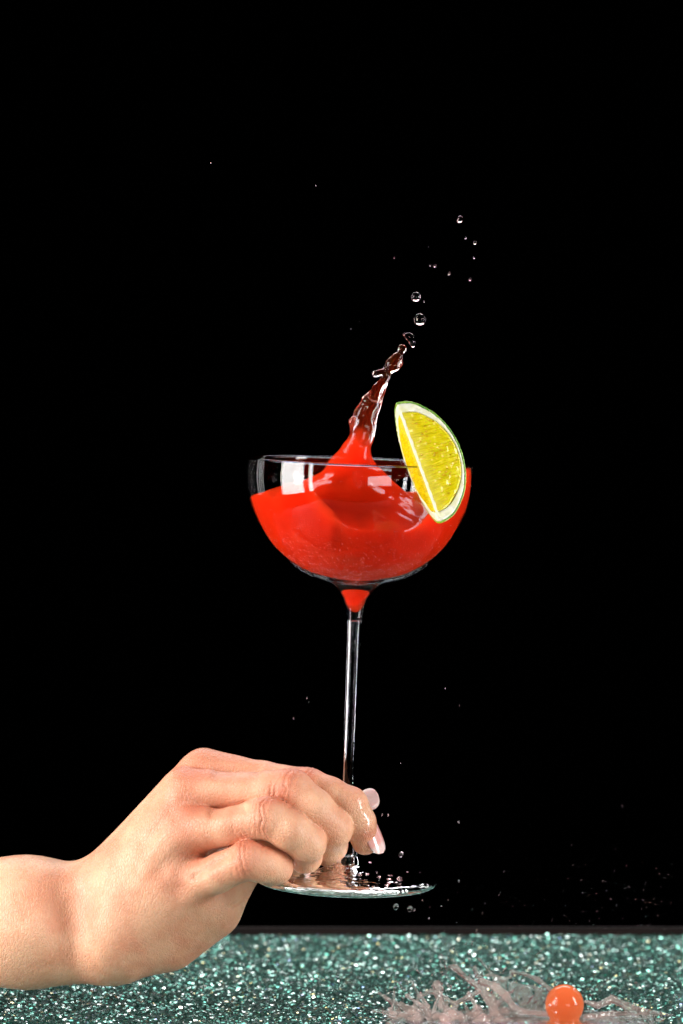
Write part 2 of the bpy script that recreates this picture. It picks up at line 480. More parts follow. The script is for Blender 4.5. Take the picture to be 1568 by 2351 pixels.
YB = DIST * ((2350 - HROW) / (2147 - HROW) - 1)     # back edge of the glitter sheet
def box(name, x0, x1, y0, y1, z0, z1, mat, parent=None, bev=0.6):
    import bmesh
    bm = bmesh.new()
    vv = [bm.verts.new((x * .001, y * .001, z * .001)) for x in (x0, x1) for y in (y0, y1) for z in (z0, z1)]
    for q in ((0, 1, 3, 2), (4, 6, 7, 5), (0, 4, 5, 1), (2, 3, 7, 6), (0, 2, 6, 4), (1, 5, 7, 3)):
        bm.faces.new([vv[i] for i in q])
    bmesh.ops.recalc_face_normals(bm, faces=bm.faces)
    bmesh.ops.bevel(bm, geom=bm.edges[:], offset=bev * .001, segments=2, affect='EDGES')
    me = bpy.data.meshes.new(name); bm.to_mesh(me); bm.free()
    return link(name, me, mat, parent)

table = box("table_top", -420, 420, -520, YB, -18, 0, mat_table())
tag(table, kind="structure")
box("table_edge_trim", -430, 430, YB + 0.3, YB + 5, -20, 3.4, mat_trim(), table, 0.8)

# glitter: tiny tilted flakes scattered on the sheet, far too many to count
def glitter():
    xs = rng.uniform(-290, 290, 280000); ys = rng.uniform(-110, YB - 1, 280000)
    n = len(xs)
    size = rng.uniform(0.2, 0.52, n)
    tilt = np.abs(rng.normal(0, 1, n)) * math.radians(24); tilt = np.where(rng.uniform(0, 1, n) < .22, rng.uniform(math.radians(10), math.radians(78), n), tilt); az = rng.uniform(0, 2 * math.pi, n); sp = rng.normal(0, .4, n)
    nrm = np.stack([np.sin(tilt) * np.cos(az), np.sin(tilt) * np.sin(az), np.cos(tilt)], 1)
    ref = np.stack([np.cos(sp), np.sin(sp), np.zeros(n)], 1)
    u = ref - nrm * (ref * nrm).sum(1)[:, None]; u /= np.linalg.norm(u, axis=1)[:, None]
    w = np.cross(nrm, u)
    c = np.stack([xs, ys, 0.12 + size * np.sin(tilt) + rng.uniform(0, .25, n)], 1)
    v = np.stack([c + (u * a + w * b) * size[:, None] for a, b in ((-1.45, -.6), (1.45, -.6), (1.45, .6), (-1.45, .6))], 1).reshape(-1, 3)
    me = mesh_np("glitter", v, np.arange(n * 4).reshape(-1, 4), smooth=False)
    set_attr(me, "tone", np.repeat(rng.uniform(0, 1, n), 4))
    o = link("glitter", me, mat_flake(), table)
    o["kind"] = "stuff"
glitter()

# ------------------------------------------------------------------ cocktail glass
F0 = P(792, 2026, 0); R0 = P(827, 1060, 0)
H = float(np.linalg.norm(R0 - F0))
TILT = math.atan2(R0[0] - F0[0], R0[2] - F0[2])
ROT = np.array([[math.cos(TILT), 0, math.sin(TILT)], [0, 1, 0], [-math.sin(TILT), 0, math.cos(TILT)]])
def to_local(p): return (np.asarray(p) - F0) @ ROT
def G(px, py, y=0.0): return to_local(P(px, py, y))

glass = bpy.data.objects.new("cocktail_glass", None); COL.objects.link(glass)
glass.empty_display_size = 0.02
glass.location = tuple(F0 * .001); glass.rotation_euler = (0, TILT, 0)
tag(glass, "tall stemmed clear cocktail glass held up by the hand, tilted slightly", "glass")

outer = [(47.3, 0), (47.5, 8.2), (46.1, 17.2), (43.0, 25.0), (38.6, 32.8), (33.3, 39.2), (26.6, 44.6), (19.5, 48.2), (10.4, 50.6)]
op = spline([(r, H - d) for r, d in outer], 60)
op = np.vstack([op, spline([(10.4, H - 50.6), (5.0, H - 51.4), (0.0, H - 51.6)], 10)[1:]])
tan = np.gradient(op, axis=0); tan /= np.linalg.norm(tan, axis=1)[:, None]
nin = np.stack([tan[:, 1], -tan[:, 0]], 1)          # points inwards
nin[-1] = (0, 1)
thick = 0.9 + 0.9 * np.clip((op[:, 1] - (H - 35)) / -16, 0, 1)
ip = op + nin * thick[:, None]; ip[-1, 0] = 0
rim = [(op[0, 0] - .15, H + .35), (op[0, 0] - .5, H + .45), (ip[0, 0] + .15, H + .3)]
prof = [tuple(a) for a in op[::-1]] + rim + [tuple(a) for a in ip]
prof[0] = (0.0, prof[0][1])
link("bowl", lathe("bowl", prof, 160), THIN, glass)
link("rim", lathe("rim", [(46.85 + .50 * math.cos(a), H + .15 + .40 * math.sin(a)) for a in [i * math.pi / 5 for i in range(10)]], 160, closed=True), STEMG, glass)

zt = H - 51.9
sp_pts = [(10.9, H - 50.75), (9.1, H - 52.1), (7.45, H - 54.2), (5.9, H - 56.4), (4.85, H - 58.6), (3.8, H - 62.8), (3.2, H - 68.4), (2.98, H - 80), (2.95, 60), (2.95, 40), (3.0, 28), (3.6, 19.5), (5.2, 12.2)]
sp_all = spline(sp_pts, 150)
up = sp_all[:, 1] > H - 66.0
nk = sp_all[up]
neck = [tuple(a) for a in nk] + [(a[0] - .35, a[1] + .05) for a in nk[::-1]]
link("neck", lathe("neck", neck, 96, closed=True), THIN, glass)
rest = sp_all[~up]
stem = [(0, H - 66.05), (rest[0, 0] - .5, H - 66.05), (rest[0, 0] - .08, H - 66.15)] + [tuple(a) for a in rest[1:]] + [(4.6, 11.7), (0, 11.7)]
link("stem", lathe("stem", stem, 64), STEMG, glass)
ft = [(5.2, 11.6), (5.75, 10.2), (6.2, 9.0), (7.6, 7.6), (11, 6.4), (18, 5.4), (27, 4.7), (34.6, 4.2), (37.2, 3.8)]
foot = [(0, 11.6)] + [tuple(a) for a in spline(ft, 50)] + [(37.9, 3.3), (38.3, 2.5), (38.3, 1.6), (37.9, 0.7), (37.0, 0.1), (35.4, 0.0), (33, 0.5), (24, 1.3), (12, 1.9), (0, 2.1)]
link("foot", lathe("foot", foot, 160), FOOTG, glass)

def foot_top(r): return np.interp(r, [a for a, b in ft], [b for a, b in ft])
# ------------------------------------------------------------------ the drink and its splash column
ring_r = ip[::-1, 0] - 0.12; ring_z = ip[::-1, 1] + 0.12
tab_r = np.arange(0, 60, .25); tab_z = np.arange(H - 56, H + 12, .25)
RR, ZZ = np.meshgrid(tab_r, tab_z, indexing='ij')
pl = np.stack([ring_r, ring_z], 1)
def polydist(q):
    best = np.full(len(q), 1e9)
    for a, b in zip(pl[:-1], pl[1:]):
        ab = b - a; t = np.clip(((q - a) @ ab) / (ab @ ab + 1e-9), 0, 1)
        best = np.minimum(best, np.linalg.norm(q - a - t[:, None] * ab, axis=1))
    return best
TD = polydist(np.stack([RR.ravel(), ZZ.ravel()], 1)).reshape(RR.shape)
rin = np.interp(tab_z, ring_z, ring_r, left=-1)
TD = np.where((RR < rin[None, :]), -TD, TD)
def bowl_sdf(p):
    r = np.hypot(p[:, 0], p[:, 1])
    fi = np.clip(r / .25, 0, len(tab_r) - 2.001); fj = np.clip((p[:, 2] - tab_z[0]) / .25, 0, len(tab_z) - 2.001)
    i = fi.astype(int); j = fj.astype(int); a = fi - i; b = fj - j
    return TD[i, j] * (1 - a) * (1 - b) + TD[i + 1, j] * a * (1 - b) + TD[i, j + 1] * (1 - a) * b + TD[i + 1, j + 1] * a * b

# liquid height at the wall by bearing (0 = right, 90 = away from camera, 180 = left, 270 = towards camera)
AZ = np.array([-180, -150, -128, -118, -108, -95, -80, -65, -52, -42, -25, -10, 0, 20, 45, 90, 135, 165, 180.])
AH = np.array([-16.5, -13, -8.5, -8.5, -16, -24, -26.5, -26, -20, -14.5, -8, -1.5, -0.6, -4, -12, -16, -17, -17, -16.5])
def drink_top(p):
    x, y = p[:, 0], p[:, 1]
    r = np.hypot(x, y); az = np.degrees(np.arctan2(y, x))
    wall = np.interp(az, AZ, AH)
    edge = wall - 1.1 * np.maximum(44 - r, 0) ** 0.95
    d = np.hypot(x + 2.5, (y - 1) * 0.95)
    cone = 6.5 - 0.82 * d + 2.2 * np.exp(-((d - 24) / 7) ** 2) / (1 + np.exp((x - 4) / 2.5))
    cone = cone + 0.8 * vnoise(np.stack([x * .13, y * .13, x * 0], 1), 3) + 0.15 * vnoise(np.stack([x * .4, y * .4, x * 0], 1), 4)
    lowest = np.full(len(p), -27.5)
    return smax3(cone, edge, lowest)
def smax3(a, b, c):
    return -smin(smin(-a, -b, 3.0), -c, 2.5)

col_chain = [  # px, py, depth, radius (picture units)
    (804, 1072, 0, 48), (815, 1040, -1, 33), (829, 1005, -2, 27), (836, 975, -2, 27), (838, 955, -1, 27), (853, 925, 0, 23),
    (869, 895, 1, 15.5), (885, 868, 2, 8.5), (893, 853, 2, 7), (902, 837, 1, 17), (911, 823, 1, 13), (918, 811, 2, 6), (923, 801, 2, 10.5)]
col_extra = [((812, 968, -5), (818, 985, -3), 12, 13), ((862, 858, 0), (890, 850, 2), 8, 6), ((885, 842, 3), (918, 836, 0), 6, 7),
             ((858, 915, 4), (872, 880, 3), 9, 7), ((850, 985, -4), (846, 1010, -2), 11, 10), ((820, 975, -3), (835, 935, -4), 9, 8)]
cc = [(G(a, b, c), r * S) for a, b, c, r in col_chain]
ce = [(G(*a), G(*b), r1 * S, r2 * S) for a, b, r1, r2 in col_extra]
def drink_sdf(p):
    d = np.maximum(bowl_sdf(p), (p[:, 2] - H - drink_top(p)) * 0.72)
    q = p.copy(); q[:, 1] *= 1.25
    col = None
    for (a, ra), (b, rb) in zip(cc[:-1], cc[1:]):
        A = a * (1, 1.25, 1); B = b * (1, 1.25, 1)
        s = rcone(q, A, B, ra, rb); col = s if col is None else smin(col, s, 0.9)
    for a, b, r1, r2 in ce:
        col = smin(col, rcone(q, a * (1, 1.25, 1), b * (1, 1.25, 1), r1, r2), 1.2)
    col = col + 0.10 * vnoise(p * .30, 11)
    inside = bowl_sdf(p)
    out = smin(d, col, 5.0)
    out = np.where(p[:, 2] < H, np.maximum(out, inside), out)
    tip = rcone(p, np.array([0, 0, H - 54.8]), np.array([0, 0, H - 57.4]), 6.0, 4.3)  # red plug added in the neck, stands for the drink's refracted orange glow
    tip = smin(tip, rcone(p, np.array([0, 0, H - 57.4]), np.array([0, 0, H - 59.6]), 4.3, 3.3), .5)
    tip = -smin(-tip, -(p[:, 2] - H + 53.4 + .015 * (p[:, 0] ** 2 + p[:, 1] ** 2)), 1.0)
    return np.minimum(out, tip)
v, q = surface_nets(drink_sdf, (-48, -48, H - 66), (48, 48, H + 52), 0.5, project=2)
me = mesh_np("red_drink", v, q)
zz = v[:, 2] - H
axx = np.interp(v[:, 2], [a[0][2] for a in cc], [a[0][0] for a in cc])
axr = np.interp(v[:, 2], [a[0][2] for a in cc], [a[1] for a in cc])
th = (zz - 4.0) / 15.0 + .30 * np.clip((v[:, 0] - axx) / axr, -1, 1) * (zz > 2) + .22 * vnoise(v * .22, 81)
set_attr(me, "thin", np.clip(th, 0, 1) * (zz > 1.5))
set_attr(me, "open_top", np.clip((-bowl_sdf(v) - .15) / .4, 0, 1) * (zz < 1) + (zz >= 1))
drink = link("red_drink", me, DRINK)
drink.location = glass.location; drink.rotation_euler = glass.rotation_euler
tag(drink, "red cocktail sloshing in the glass and leaping up in a thin clear spout", "drink")

# fine bubbles clinging inside the wall of the drink
def ico(sub=1):
    import bmesh
    bm = bmesh.new(); bmesh.ops.create_icosphere(bm, subdivisions=sub, radius=1.0)
    bm.verts.ensure_lookup_table()
    v = np.array([x.co[:] for x in bm.verts]); f = np.array([[y.index for y in x.verts] for x in bm.faces]); bm.free()
    return v, f
IV1, IF1 = ico(1); IV2, IF2 = ico(2); IV3, IF3 = ico(3)
def balls(name, cen, rad, stretch=None, base=(IV1, IF1)):
    bv, bf = base
    n = len(cen)
    o = bv[None].repeat(n, 0) * np.asarray(rad)[:, None, None]
    if stretch is not None: o = o + (o @ stretch[:, :, None]) * stretch[:, None, :]
    v = (cen[:, None] + o).reshape(-1, 3)
    f = (bf[None] + (np.arange(n) * len(bv))[:, None, None]).reshape(-1, 3)
    return mesh_np(name, v, f)
nbd = 16
fr = 37 * np.sqrt(rng.uniform(.06, .97, nbd)); fa = np.radians(rng.normal(-20, 70, nbd))
rad = rng.uniform(.25, 1.2, nbd) ** 1.2
cen = np.stack([fr * np.cos(fa), fr * np.sin(fa), foot_top(fr) - rad * .15], 1)
bd = balls("water_beads", cen, rad, np.tile(np.array([0, 0, -.0]), (nbd, 1)), base=(IV2, IF2))
co = np.empty(len(bd.vertices) * 3, np.float32); bd.vertices.foreach_get("co", co); co = co.reshape(-1, 3)
c3 = np.repeat(cen, len(IV2), 0) * .001
co[:, 2] = c3[:, 2] + (co[:, 2] - c3[:, 2]) * .45
bd.vertices.foreach_set("co", co.ravel()); bd.update()
o = link("water_beads", bd, WATER, glass); o["kind"] = "stuff"
t = NT("bubble_film")
BUB = t.surf(t.n("ShaderNodeBsdfPrincipled", {"Base Color": rgb(0.9, 0.35, 0.28), "Roughness": 0.1, "Coat Weight": 1.0}))
nb = 620
az = rng.uniform(-180, 0, nb); dep = 50.5 - 27 * np.abs(rng.normal(0, .42, nb))
zb = H - np.clip(dep, 6, 50.3)
ok = (zb - H) < np.interp(az, AZ, AH) - 1.0
az, zb = az[ok], zb[ok]
rb = np.interp(zb, ring_z, ring_r) - 0.02
cen = np.stack([rb * np.cos(np.radians(az)), rb * np.sin(np.radians(az)), zb], 1)
o = link("bubbles", balls("bubbles", cen, rng.uniform(.08, .20, len(cen))), BUB, drink)
o["kind"] = "stuff"

# ------------------------------------------------------------------ lime wedge on the rim
def lime():
    top = P(913, 931, -41); bot = P(1009, 1193, -48)
    axis = bot - top; L = np.linalg.norm(axis); axis /= L
    cen = (top + bot) / 2
    # face one runs to the right and a little back, face two runs back and a little left
    right = np.array([1, 0, 0]) - axis * axis[0]; right /= np.linalg.norm(right)
    back = np.cross(axis, right)
    if back[1] < 0: back = -back
    th1, th2 = math.radians(22), math.radians(22 + 80)
    def e(th): return math.cos(th) * right + math.sin(th) * back
    n1 = math.sin(th1) * right - math.cos(th1) * back     # outward normal of face one (to the camera)
    n2 = -math.sin(th2) * right + math.cos(th2) * back
    A, B = L / 2 + 0.8, 20.2
    root = bpy.data.objects.new("lime_wedge", None); COL.objects.link(root); root.empty_display_size = 0.01
    root.location = tuple(cen * .001)
    tag(root, "fresh juicy lime wedge with bright green rind perched on the glass rim", "lime")
    def coords(p):
        a = p @ axis; rr = p @ right; bb = p @ back
        return a, np.hypot(rr, bb), np.arctan2(bb, rr)
    def wedge(p, inset=0.0, bump=0.0):
        d1 = p @ n1 + inset; d2 = p @ n2 + inset
        if bump: qq = np.stack([p @ axis * .95, p @ right * .3, p @ back * .3], 1); nn = bump * vnoise(qq, 5) + .5 * bump * vnoise(p * .7, 6); d1 = d1 + nn; d2 = d2 + nn
        return -smin(-d1, -d2, 0.6)
    def egg(p, A, B, sh=0.0):
        a, r, th = coords(p)
        a = a + 0
        tip = 1.3 * np.exp(-((np.abs(a) - A) / 3.0) ** 2)
        k0 = np.sqrt((a / A) ** 2 + (r / B) ** 2) + 1e-6
        k1 = np.sqrt((a / A ** 2) ** 2 + (r / B ** 2) ** 2) + 1e-6
        return k0 * (k0 - 1) / k1 - tip * 0.5
    lo = np.array([-34, -30, -34]); hi = -lo
    def f_rind(p):
        o = egg(p, A, B) + 0.10 * vnoise(p * 1.1, 9); i = egg(p, A - 0.9, B - 0.8)
        return np.maximum(np.maximum(o, -i), wedge(p, 0.1))
    def f_pith(p):
        o = egg(p, A - 0.92, B - .82); i = egg(p, A - 4.6, B - 1.75)
        return np.maximum(np.maximum(o, -i), wedge(p, 0.0, .16))
    def f_pulp(p):
        o = egg(p, A - 4.65, B - 1.8) + 0.35 * vnoise(p * .45, 21)
        return -smin(-o, -wedge(p, -0.15, .13), 0.8)
    for nm, f, m, h in (("rind", f_rind, RIND, .34), ("pith", f_pith, PITH, .40), ("pulp", f_pulp, PULP, .36)):
        v, q = surface_nets(f, lo, hi, h, project=1)
        me = mesh_np(nm, v, q)
        if nm == "pulp":
            a, r, th = coords(v)
            set_attr(me, "fibre", (a / A) * .5 + .5 + 0.10 * (a / A) * (r / B)); set_attr(me, "radial", r / B)
        link(nm, me, m, root)
    # pale membrane along the ridge where the two cut faces meet
    pts = []
    for i in range(40):
        u = -A * .93 + i / 39 * A * 1.86
        w = 1.05 + .35 * math.sin(i * 1.7) * .5
        base = axis * u - (e((th1 + th2) / 2)) * (0.25 + .12 * math.sin(i * .9))
        ring = [base + w * .75 * e(th1) + n1 * .15, base - e((th1 + th2) / 2) * .35, base + w * .75 * e(th2) + n2 * .15, base + e((th1 + th2) / 2) * 1.2]
        pts += ring
    f = [[i * 4 + k, i * 4 + (k + 1) % 4, (i + 1) * 4 + (k + 1) % 4, (i + 1) * 4 + k] for i in range(39) for k in range(4)]
    link("membrane", mesh_np("membrane", pts, f), PITH, root)
    # beads of juice on the cut face
    n = 90
    a = rng.uniform(-A * .7, A * .7, n); r = rng.uniform(2.5, B - 2.0, n)
    ok = (a / (A - 5)) ** 2 + (r / (B - 1.5)) ** 2 < 1
    a, r = a[ok], r[ok]
    cenb = a[:, None] * axis + r[:, None] * e(th1) + n1 * .25
    o = link("juice_beads", balls("juice_beads", cenb, rng.uniform(.10, .42, len(cenb)), base=(IV2, IF2)), WATER, root)
    o["kind"] = "stuff"
lime()

# ------------------------------------------------------------------ the hand
U = S
def J(px, py, y): return P(px, py, y)
FING = {   # joints: px, py, depth mm, radius mm
    "index":  [(468, 1773, 4, 10.2), (600, 1797, -1, 8.8), (706, 1809, -7, 8.2), (756, 1826, -10, 7.4), (803, 1849, -13, 7.4), (824, 1888, -11.5, 6.9), (838, 1932, -7, 5.5)],
    "middle": [(430, 1822, -7, 10.8), (560, 1818, -14, 8.9), (668, 1814, -21, 8.7), (718, 1856, -23, 8.2), (764, 1902, -20, 7.9), (758, 1940, -9, 6.9), (752, 1957, -2, 5.8)],
    "ring":   [(420, 1905, -15, 10.6), (530, 1893, -24, 8.7), (616, 1877, -31, 8.5), (664, 1905, -32, 8.0), (704, 1935, -29, 7.7), (701, 1965, -19, 6.6), (698, 1974, -12, 5.6)],
    "pinky":  [(425, 2030, -18, 9.6), (500, 2003, -28, 7.9), (568, 1974, -35, 7.7), (602, 1984, -34, 7.0), (632, 1991, -29, 6.8), (625, 2000, -20, 6.0), (618, 2004, -14, 5.2)],
    "thumb":  [(470, 2010, 16, 12), (600, 1945, 21, 10.2), (705, 1895, 19, 9.0), (775, 1868, 13, 8.0), (816, 1850, 9.5, 6.6)],
}
BODY = [   # cones: (px,py,y,r) -> (px,py,y,r)
    ((-330, 2105, 26, 25), (60, 2095, 6, 21.5)), ((-330, 2135, 26, 23), (60, 2145, 6, 20.2)),
    ((60, 2095, 6, 21.5), (215, 2092, 2, 19.5)), ((60, 2145, 6, 20.2), (230, 2142, 0, 20.5)),
    ((235, 2060, 2, 15), (420, 1842, 2, 9.8)), ((300, 1998, 4, 10), (440, 1805, 4, 9.5)),
    ((240, 2085, -4, 16), (425, 1850, -8, 10.5)),
    ((250, 2100, -6, 17), (415, 1925, -15, 10.8)),
    ((270, 2125, -6, 18.5), (420, 2030, -17, 11.5)),
    ((280, 2133, 0, 19.6), (465, 2062, -6, 14.8)), ((385, 2140, 2, 15.5), (480, 2085, 2, 12.5)),
    ((380, 2010, 10, 17), (520, 2000, 8, 13)),
    ((330, 2120, 14, 16), (470, 2010, 16, 12)),
]
DENTS = [  # px, py, depth of centre, amount mm, spread x,z,y mm
    (190, 2100, -20, 5.2, 8.5, 17, 16), (150, 2085, -20, 2.4, 9, 11, 14), (409, 2045, -32, 1.6, 4.5, 4.5, 8), (300, 1990, -10, 1.0, 9, 12, 14),
    (455, 1790, -6, 0.7, 5, 5, 9), (500, 1850, -22, 1.3, 10, 4, 10), (395, 1880, -24, 1.0, 7, 6, 9), (470, 1985, -27, 1.0, 6, 6, 8),
    (70, 2140, -20, -2.0, 14, 11, 14), (555, 2065, -14, 0.7, 2.2, 2.5, 14),
]
cone_b = [(J(*a[:3]), J(*b[:3]), a[3], b[3]) for a, b in BODY]
fings = {k: [(J(*a[:3]), a[3]) for a in v] for k, v in FING.items()}
dents = [(J(a, b, c), am, np.array([sx, sy, sz])) for a, b, c, am, sx, sz, sy in DENTS]
def GV(a, b, y, am, sg): return (P(*a, y)[[0, 2]], P(*b, y)[[0, 2]], am, sg)
GROOVES = [GV((448, 2014), (535, 1954), -33, 1.0, 1.6), GV((486, 1868), (560, 1852), -28, 1.0, 1.7), GV((498, 1776), (590, 1768), -14, 1.0, 2.0),
           GV((330, 1935), (395, 1880), -22, 1.1, 4.0), GV((330, 2010), (420, 1960), -24, .7, 5.0), GV((560, 2075), (530, 2082), -16, .8, .9)]
def hand_sdf(p):
    body = None
    for a, b, r1, r2 in cone_b:
        s = rcone(p, a, b, r1, r2); body = s if body is None else smin(body, s, 9.0)
    off = np.zeros(1)
    for _ in range(4): off = smin(off, np.zeros(1), 0.6)
    out = body + off[0]
    sel = p[:, 0] > -82.0
    ps = p[sel]; bs = body[sel]; o2 = None
    for k, ch in fings.items():
        f = None
        for (a, ra), (b, rb) in zip(ch[:-1], ch[1:]):
            s = rcone(ps, a, b, ra, rb); f = s if f is None else smin(f, s, 2.2)
        d = smin(bs, f, {"index": 5.0, "middle": 4.5, "ring": 4.0, "pinky": 3.4, "thumb": 9.0}[k])
        o2 = d if o2 is None else smin(o2, d, 0.6)
    out[sel] = o2
    front = 1 / (1 + np.exp((p[:, 1] + 2) / 2.5))
    xz = p[:, [0, 2]]
    for a, b, am, sg in GROOVES:
        ba = b - a; t = np.clip(((xz - a) @ ba) / (ba @ ba), 0, 1)
        q = xz - a - t[:, None] * ba
        out = out + am * front * np.exp(-(q * q).sum(1) / (sg * sg))
    for c, am, sp in dents:
        out = out + am * np.exp(-(((p - c) / sp) ** 2).sum(1))
    return out
v, q = surface_nets(hand_sdf, (-205, -66, 6), (24, 62, 128), 0.56, project=2)
# normals from the field
def sdf_normal(f, v, e=.15):
    g = np.empty_like(v)
    for ax in range(3):
        o = np.zeros(3); o[ax] = e
        g[:, ax] = f(v + o) - f(v - o)
    return g / (np.linalg.norm(g, axis=1)[:, None] + 1e-9)
nv = sdf_normal(hand_sdf, v)
disp = np.zeros(len(v)); flush_shade = np.zeros(len(v)); wet = np.zeros(len(v))
WOB = 1.3 * vnoise(v * .22, 31) + .4 * vnoise(v * .8, 32)
def knuckle(pc, prev, nxt, rad, lines, amp, spread):
    global disp, flush_shade
    ax = (nxt - prev); ax /= np.linalg.norm(ax)
    bend = 2 * pc - prev - nxt
    bend = bend - ax * (bend @ ax); bend /= np.linalg.norm(bend) + 1e-9
    tocam = np.array([0, -1, 0.25]); tocam = tocam - ax * (tocam @ ax)
    d0 = bend * .6 + tocam * .9; d0 /= np.linalg.norm(d0)
    rel = v - pc; t = rel @ ax
    side = (nv @ d0)
    near = np.exp(-((np.linalg.norm(rel, axis=1) - rad) / (rad * .8)) ** 2) * np.clip((side - .05) / .5, 0, 1)
    wob = WOB
    for o, a in lines:
        disp -= near * amp * a * np.exp(-((t - o + wob) / 0.55) ** 2)
    disp += near * .35 * amp * np.exp(-(t / 3.5) ** 2)
    flush_shade += .75 * np.exp(-(t / spread) ** 2) * near
LN = [(-4.9, .3), (-2.9, .55), (-1.3, .3), (-.1, 1.0), (1.9, .7), (3.7, .25)]
for k, amp in (("index", .45), ("middle", .55), ("ring", .6), ("pinky", .5)):
    ch = fings[k]
    knuckle(ch[2][0], ch[1][0], ch[3][0], ch[2][1], LN, amp, 4.5)
    # broad redness over the big knuckles
    flush_shade += .55 * np.exp(-(np.linalg.norm(v - ch[0][0] - np.array([0, -8, 3]), axis=1) / 11) ** 2)
tip = fings["index"][5][0]
wd = np.linalg.norm(v - tip - np.array([1, -3, 2]), axis=1)
wet = np.clip(1.35 - wd / 8.5 + .25 * vnoise(v * .3, 41), 0, 1)
flush_shade += .9 * np.exp(-(np.linalg.norm(v - fings["index"][5][0] - np.array([3, -3, -4]), axis=1) / 4.5) ** 2)
flush_shade += .3 * np.exp(-(np.linalg.norm(v - J(190, 2105, -18), axis=1) / 14) ** 2)  # shade of the wrist hollow, put into the skin colour
flush_shade += .45 * np.clip((nv[:, 2] - .55) / .4, 0, 1) * (v[:, 0] > J(400, 0, 0)[0])  # upward faces redder and darker: their weaker light put into the colour
# wrist creases and faint tendons
wr = J(235, 2050, -16)
axw = np.array([.96, 0, -.25]); tw = (v - wr) @ axw
nearw = np.exp(-(np.linalg.norm((v - wr) / np.array([7, 12, 14]), axis=1)) ** 2)
for o, a in ((-3.5, .6), (-2, .8), (-.8, .7), (.5, .9), (1.7, .6), (3.2, .5)):
    disp -= nearw * .22 * a * np.exp(-((tw - o + .5 * vnoise(v * .25, 51)) / .42) ** 2)
for (a, b, am) in (((300, 2040), (425, 1835), .55), ((290, 2060), (415, 1910), .5), ((285, 1975), (440, 1785), .4)):
    A2, B2 = P(*a, -18)[[0, 2]], P(*b, -18)[[0, 2]]
    xz = v[:, [0, 2]]; ba = B2 - A2; tt = np.clip(((xz - A2) @ ba) / (ba @ ba), 0, 1)
    qd = xz - A2 - tt[:, None] * ba
    disp += am * np.sin(np.pi * np.clip(tt, .02, .98)) * np.exp(-(qd * qd).sum(1) / 2.4 ** 2) * (nv[:, 1] < 0)
disp += .10 * vnoise(v * .16, 61) + .05 * vnoise(v * .5, 62)
v2 = v + nv * disp[:, None]
me = mesh_np("hand", v2, q)
set_attr(me, "flush_shade", np.clip(flush_shade, 0, 1)); set_attr(me, "wet", wet)
hand = link("hand", me, SKIN)
tag(hand, "bare hand and forearm with pale pink nails pinching the glass by its stem", "hand")

def fingernail(base, direction, normal, length, width, curve=0.35, free=0.35, tipround=2.4):
    d = np.asarray(direction, float); d /= np.linalg.norm(d)
    n = np.asarray(normal, float); n -= d * (n @ d); n /= np.linalg.norm(n)
    s = np.cross(d, n)
    nu, nw = 14, 20
    top = []; fe = []
    for j in range(nw + 1):
        t = j / nw
        wt = 1.0
        if t > .5: wt = (1 - ((t - .5) / .5) ** tipround) ** .5 if t < 1 else 0.03
        if t < .15: wt = .8 + .2 * math.sin(t / .15 * math.pi / 2)
        for i in range(nu + 1):
            u = (i / nu * 2 - 1) * wt
            hgt = -curve * width * .5 * u * u - .10 * length * (t - .3) ** 2
            top.append(base + d * (t * length) + s * (u * width * .5) + n * hgt); fe.append(min(1, max(0, (t - (1 - free)) / .08)))
    top = np.array(top); m = len(top)
    v = np.vstack([top + n * .22, top - n * .30])
    f = []
    W = nu + 1
    for j in range(nw):
        for i in range(nu):
            a = j * W + i
            f.append([a, a + 1, a + W + 1, a + W]); f.append([m + a, m + a + W, m + a + W + 1, m + a + 1])
    bd = [i for i in range(W)] + [j * W + nu for j in range(1, nw + 1)] + [nw * W + i for i in range(nu - 1, -1, -1)] + [j * W for j in range(nw - 1, 0, -1)]
    for a, b in zip(bd, bd[1:] + bd[:1]): f.append([b, a, m + a, m + b])
    me = mesh_np("fingernail", v, f)
    set_attr(me, "free_edge", fe + fe)
    return link("fingernail", me, NAIL, hand)
fingernail(J(852, 1890, -12), (.40, .12, -.91), (.72, -.66, .25), 13.6, 9.6)
fingernail(J(826, 1842, 6), (.90, .05, .42), (-.25, -.86, .42), 8.4, 9.6, curve=.3, free=.9)
fingernail(J(766, 1938, -11), (-.22, .35, -.90), (.60, -.65, -.45), 9.0, 7.6)
fingernail(J(712, 1966, -18), (-.05, .35, -.90), (.75, -.60, -.3), 9.0, 7.2)

# ------------------------------------------------------------------ drops thrown out of the glass
def droplet(c, r, stretch, d, label, group, wob=0.06, bend=0.0):
    vv = IV3.copy()
    d = np.asarray(d, float); d /= np.linalg.norm(d)
    n = 1 + wob * vnoise(vv * 1.3 + rng.uniform(0, 50), 71)
    vv = vv * n[:, None]
    t = vv @ d
    vv = vv + d * (t * (stretch - 1))[:, None]
    if bend:
        pr = np.cross(d, [0, 1, 0]); vv = vv + pr * (bend * (t * stretch) ** 2)[:, None]
    me = mesh_np("droplet", vv * r, IF3)
    o = link("droplet", me, WATER)
    o.location = tuple(c * .001)
    return tag(o, label, "droplet", group)
GA = "drops flung up from the glass"
droplet(P(955, 681, 0), 2.0, 1.05, (1, 0, .4), "round bright white drop hanging below the fine scattered drops", GA)
droplet(P(964, 733, 2), 2.5, 1.02, (0, 0, 1), "round pink ringed drop above the bent drop", GA, .04)
droplet(P(944, 776, 0), 1.7, 2.1, (.62, 0, -.78), "bent elongated drop just above the tip of the spout", GA, .1, -.22)
droplet(P(1056, 503, -4), 1.25, 1.3, (.4, 0, .9), "bright drop topping the cluster of fine scattered drops", GA)
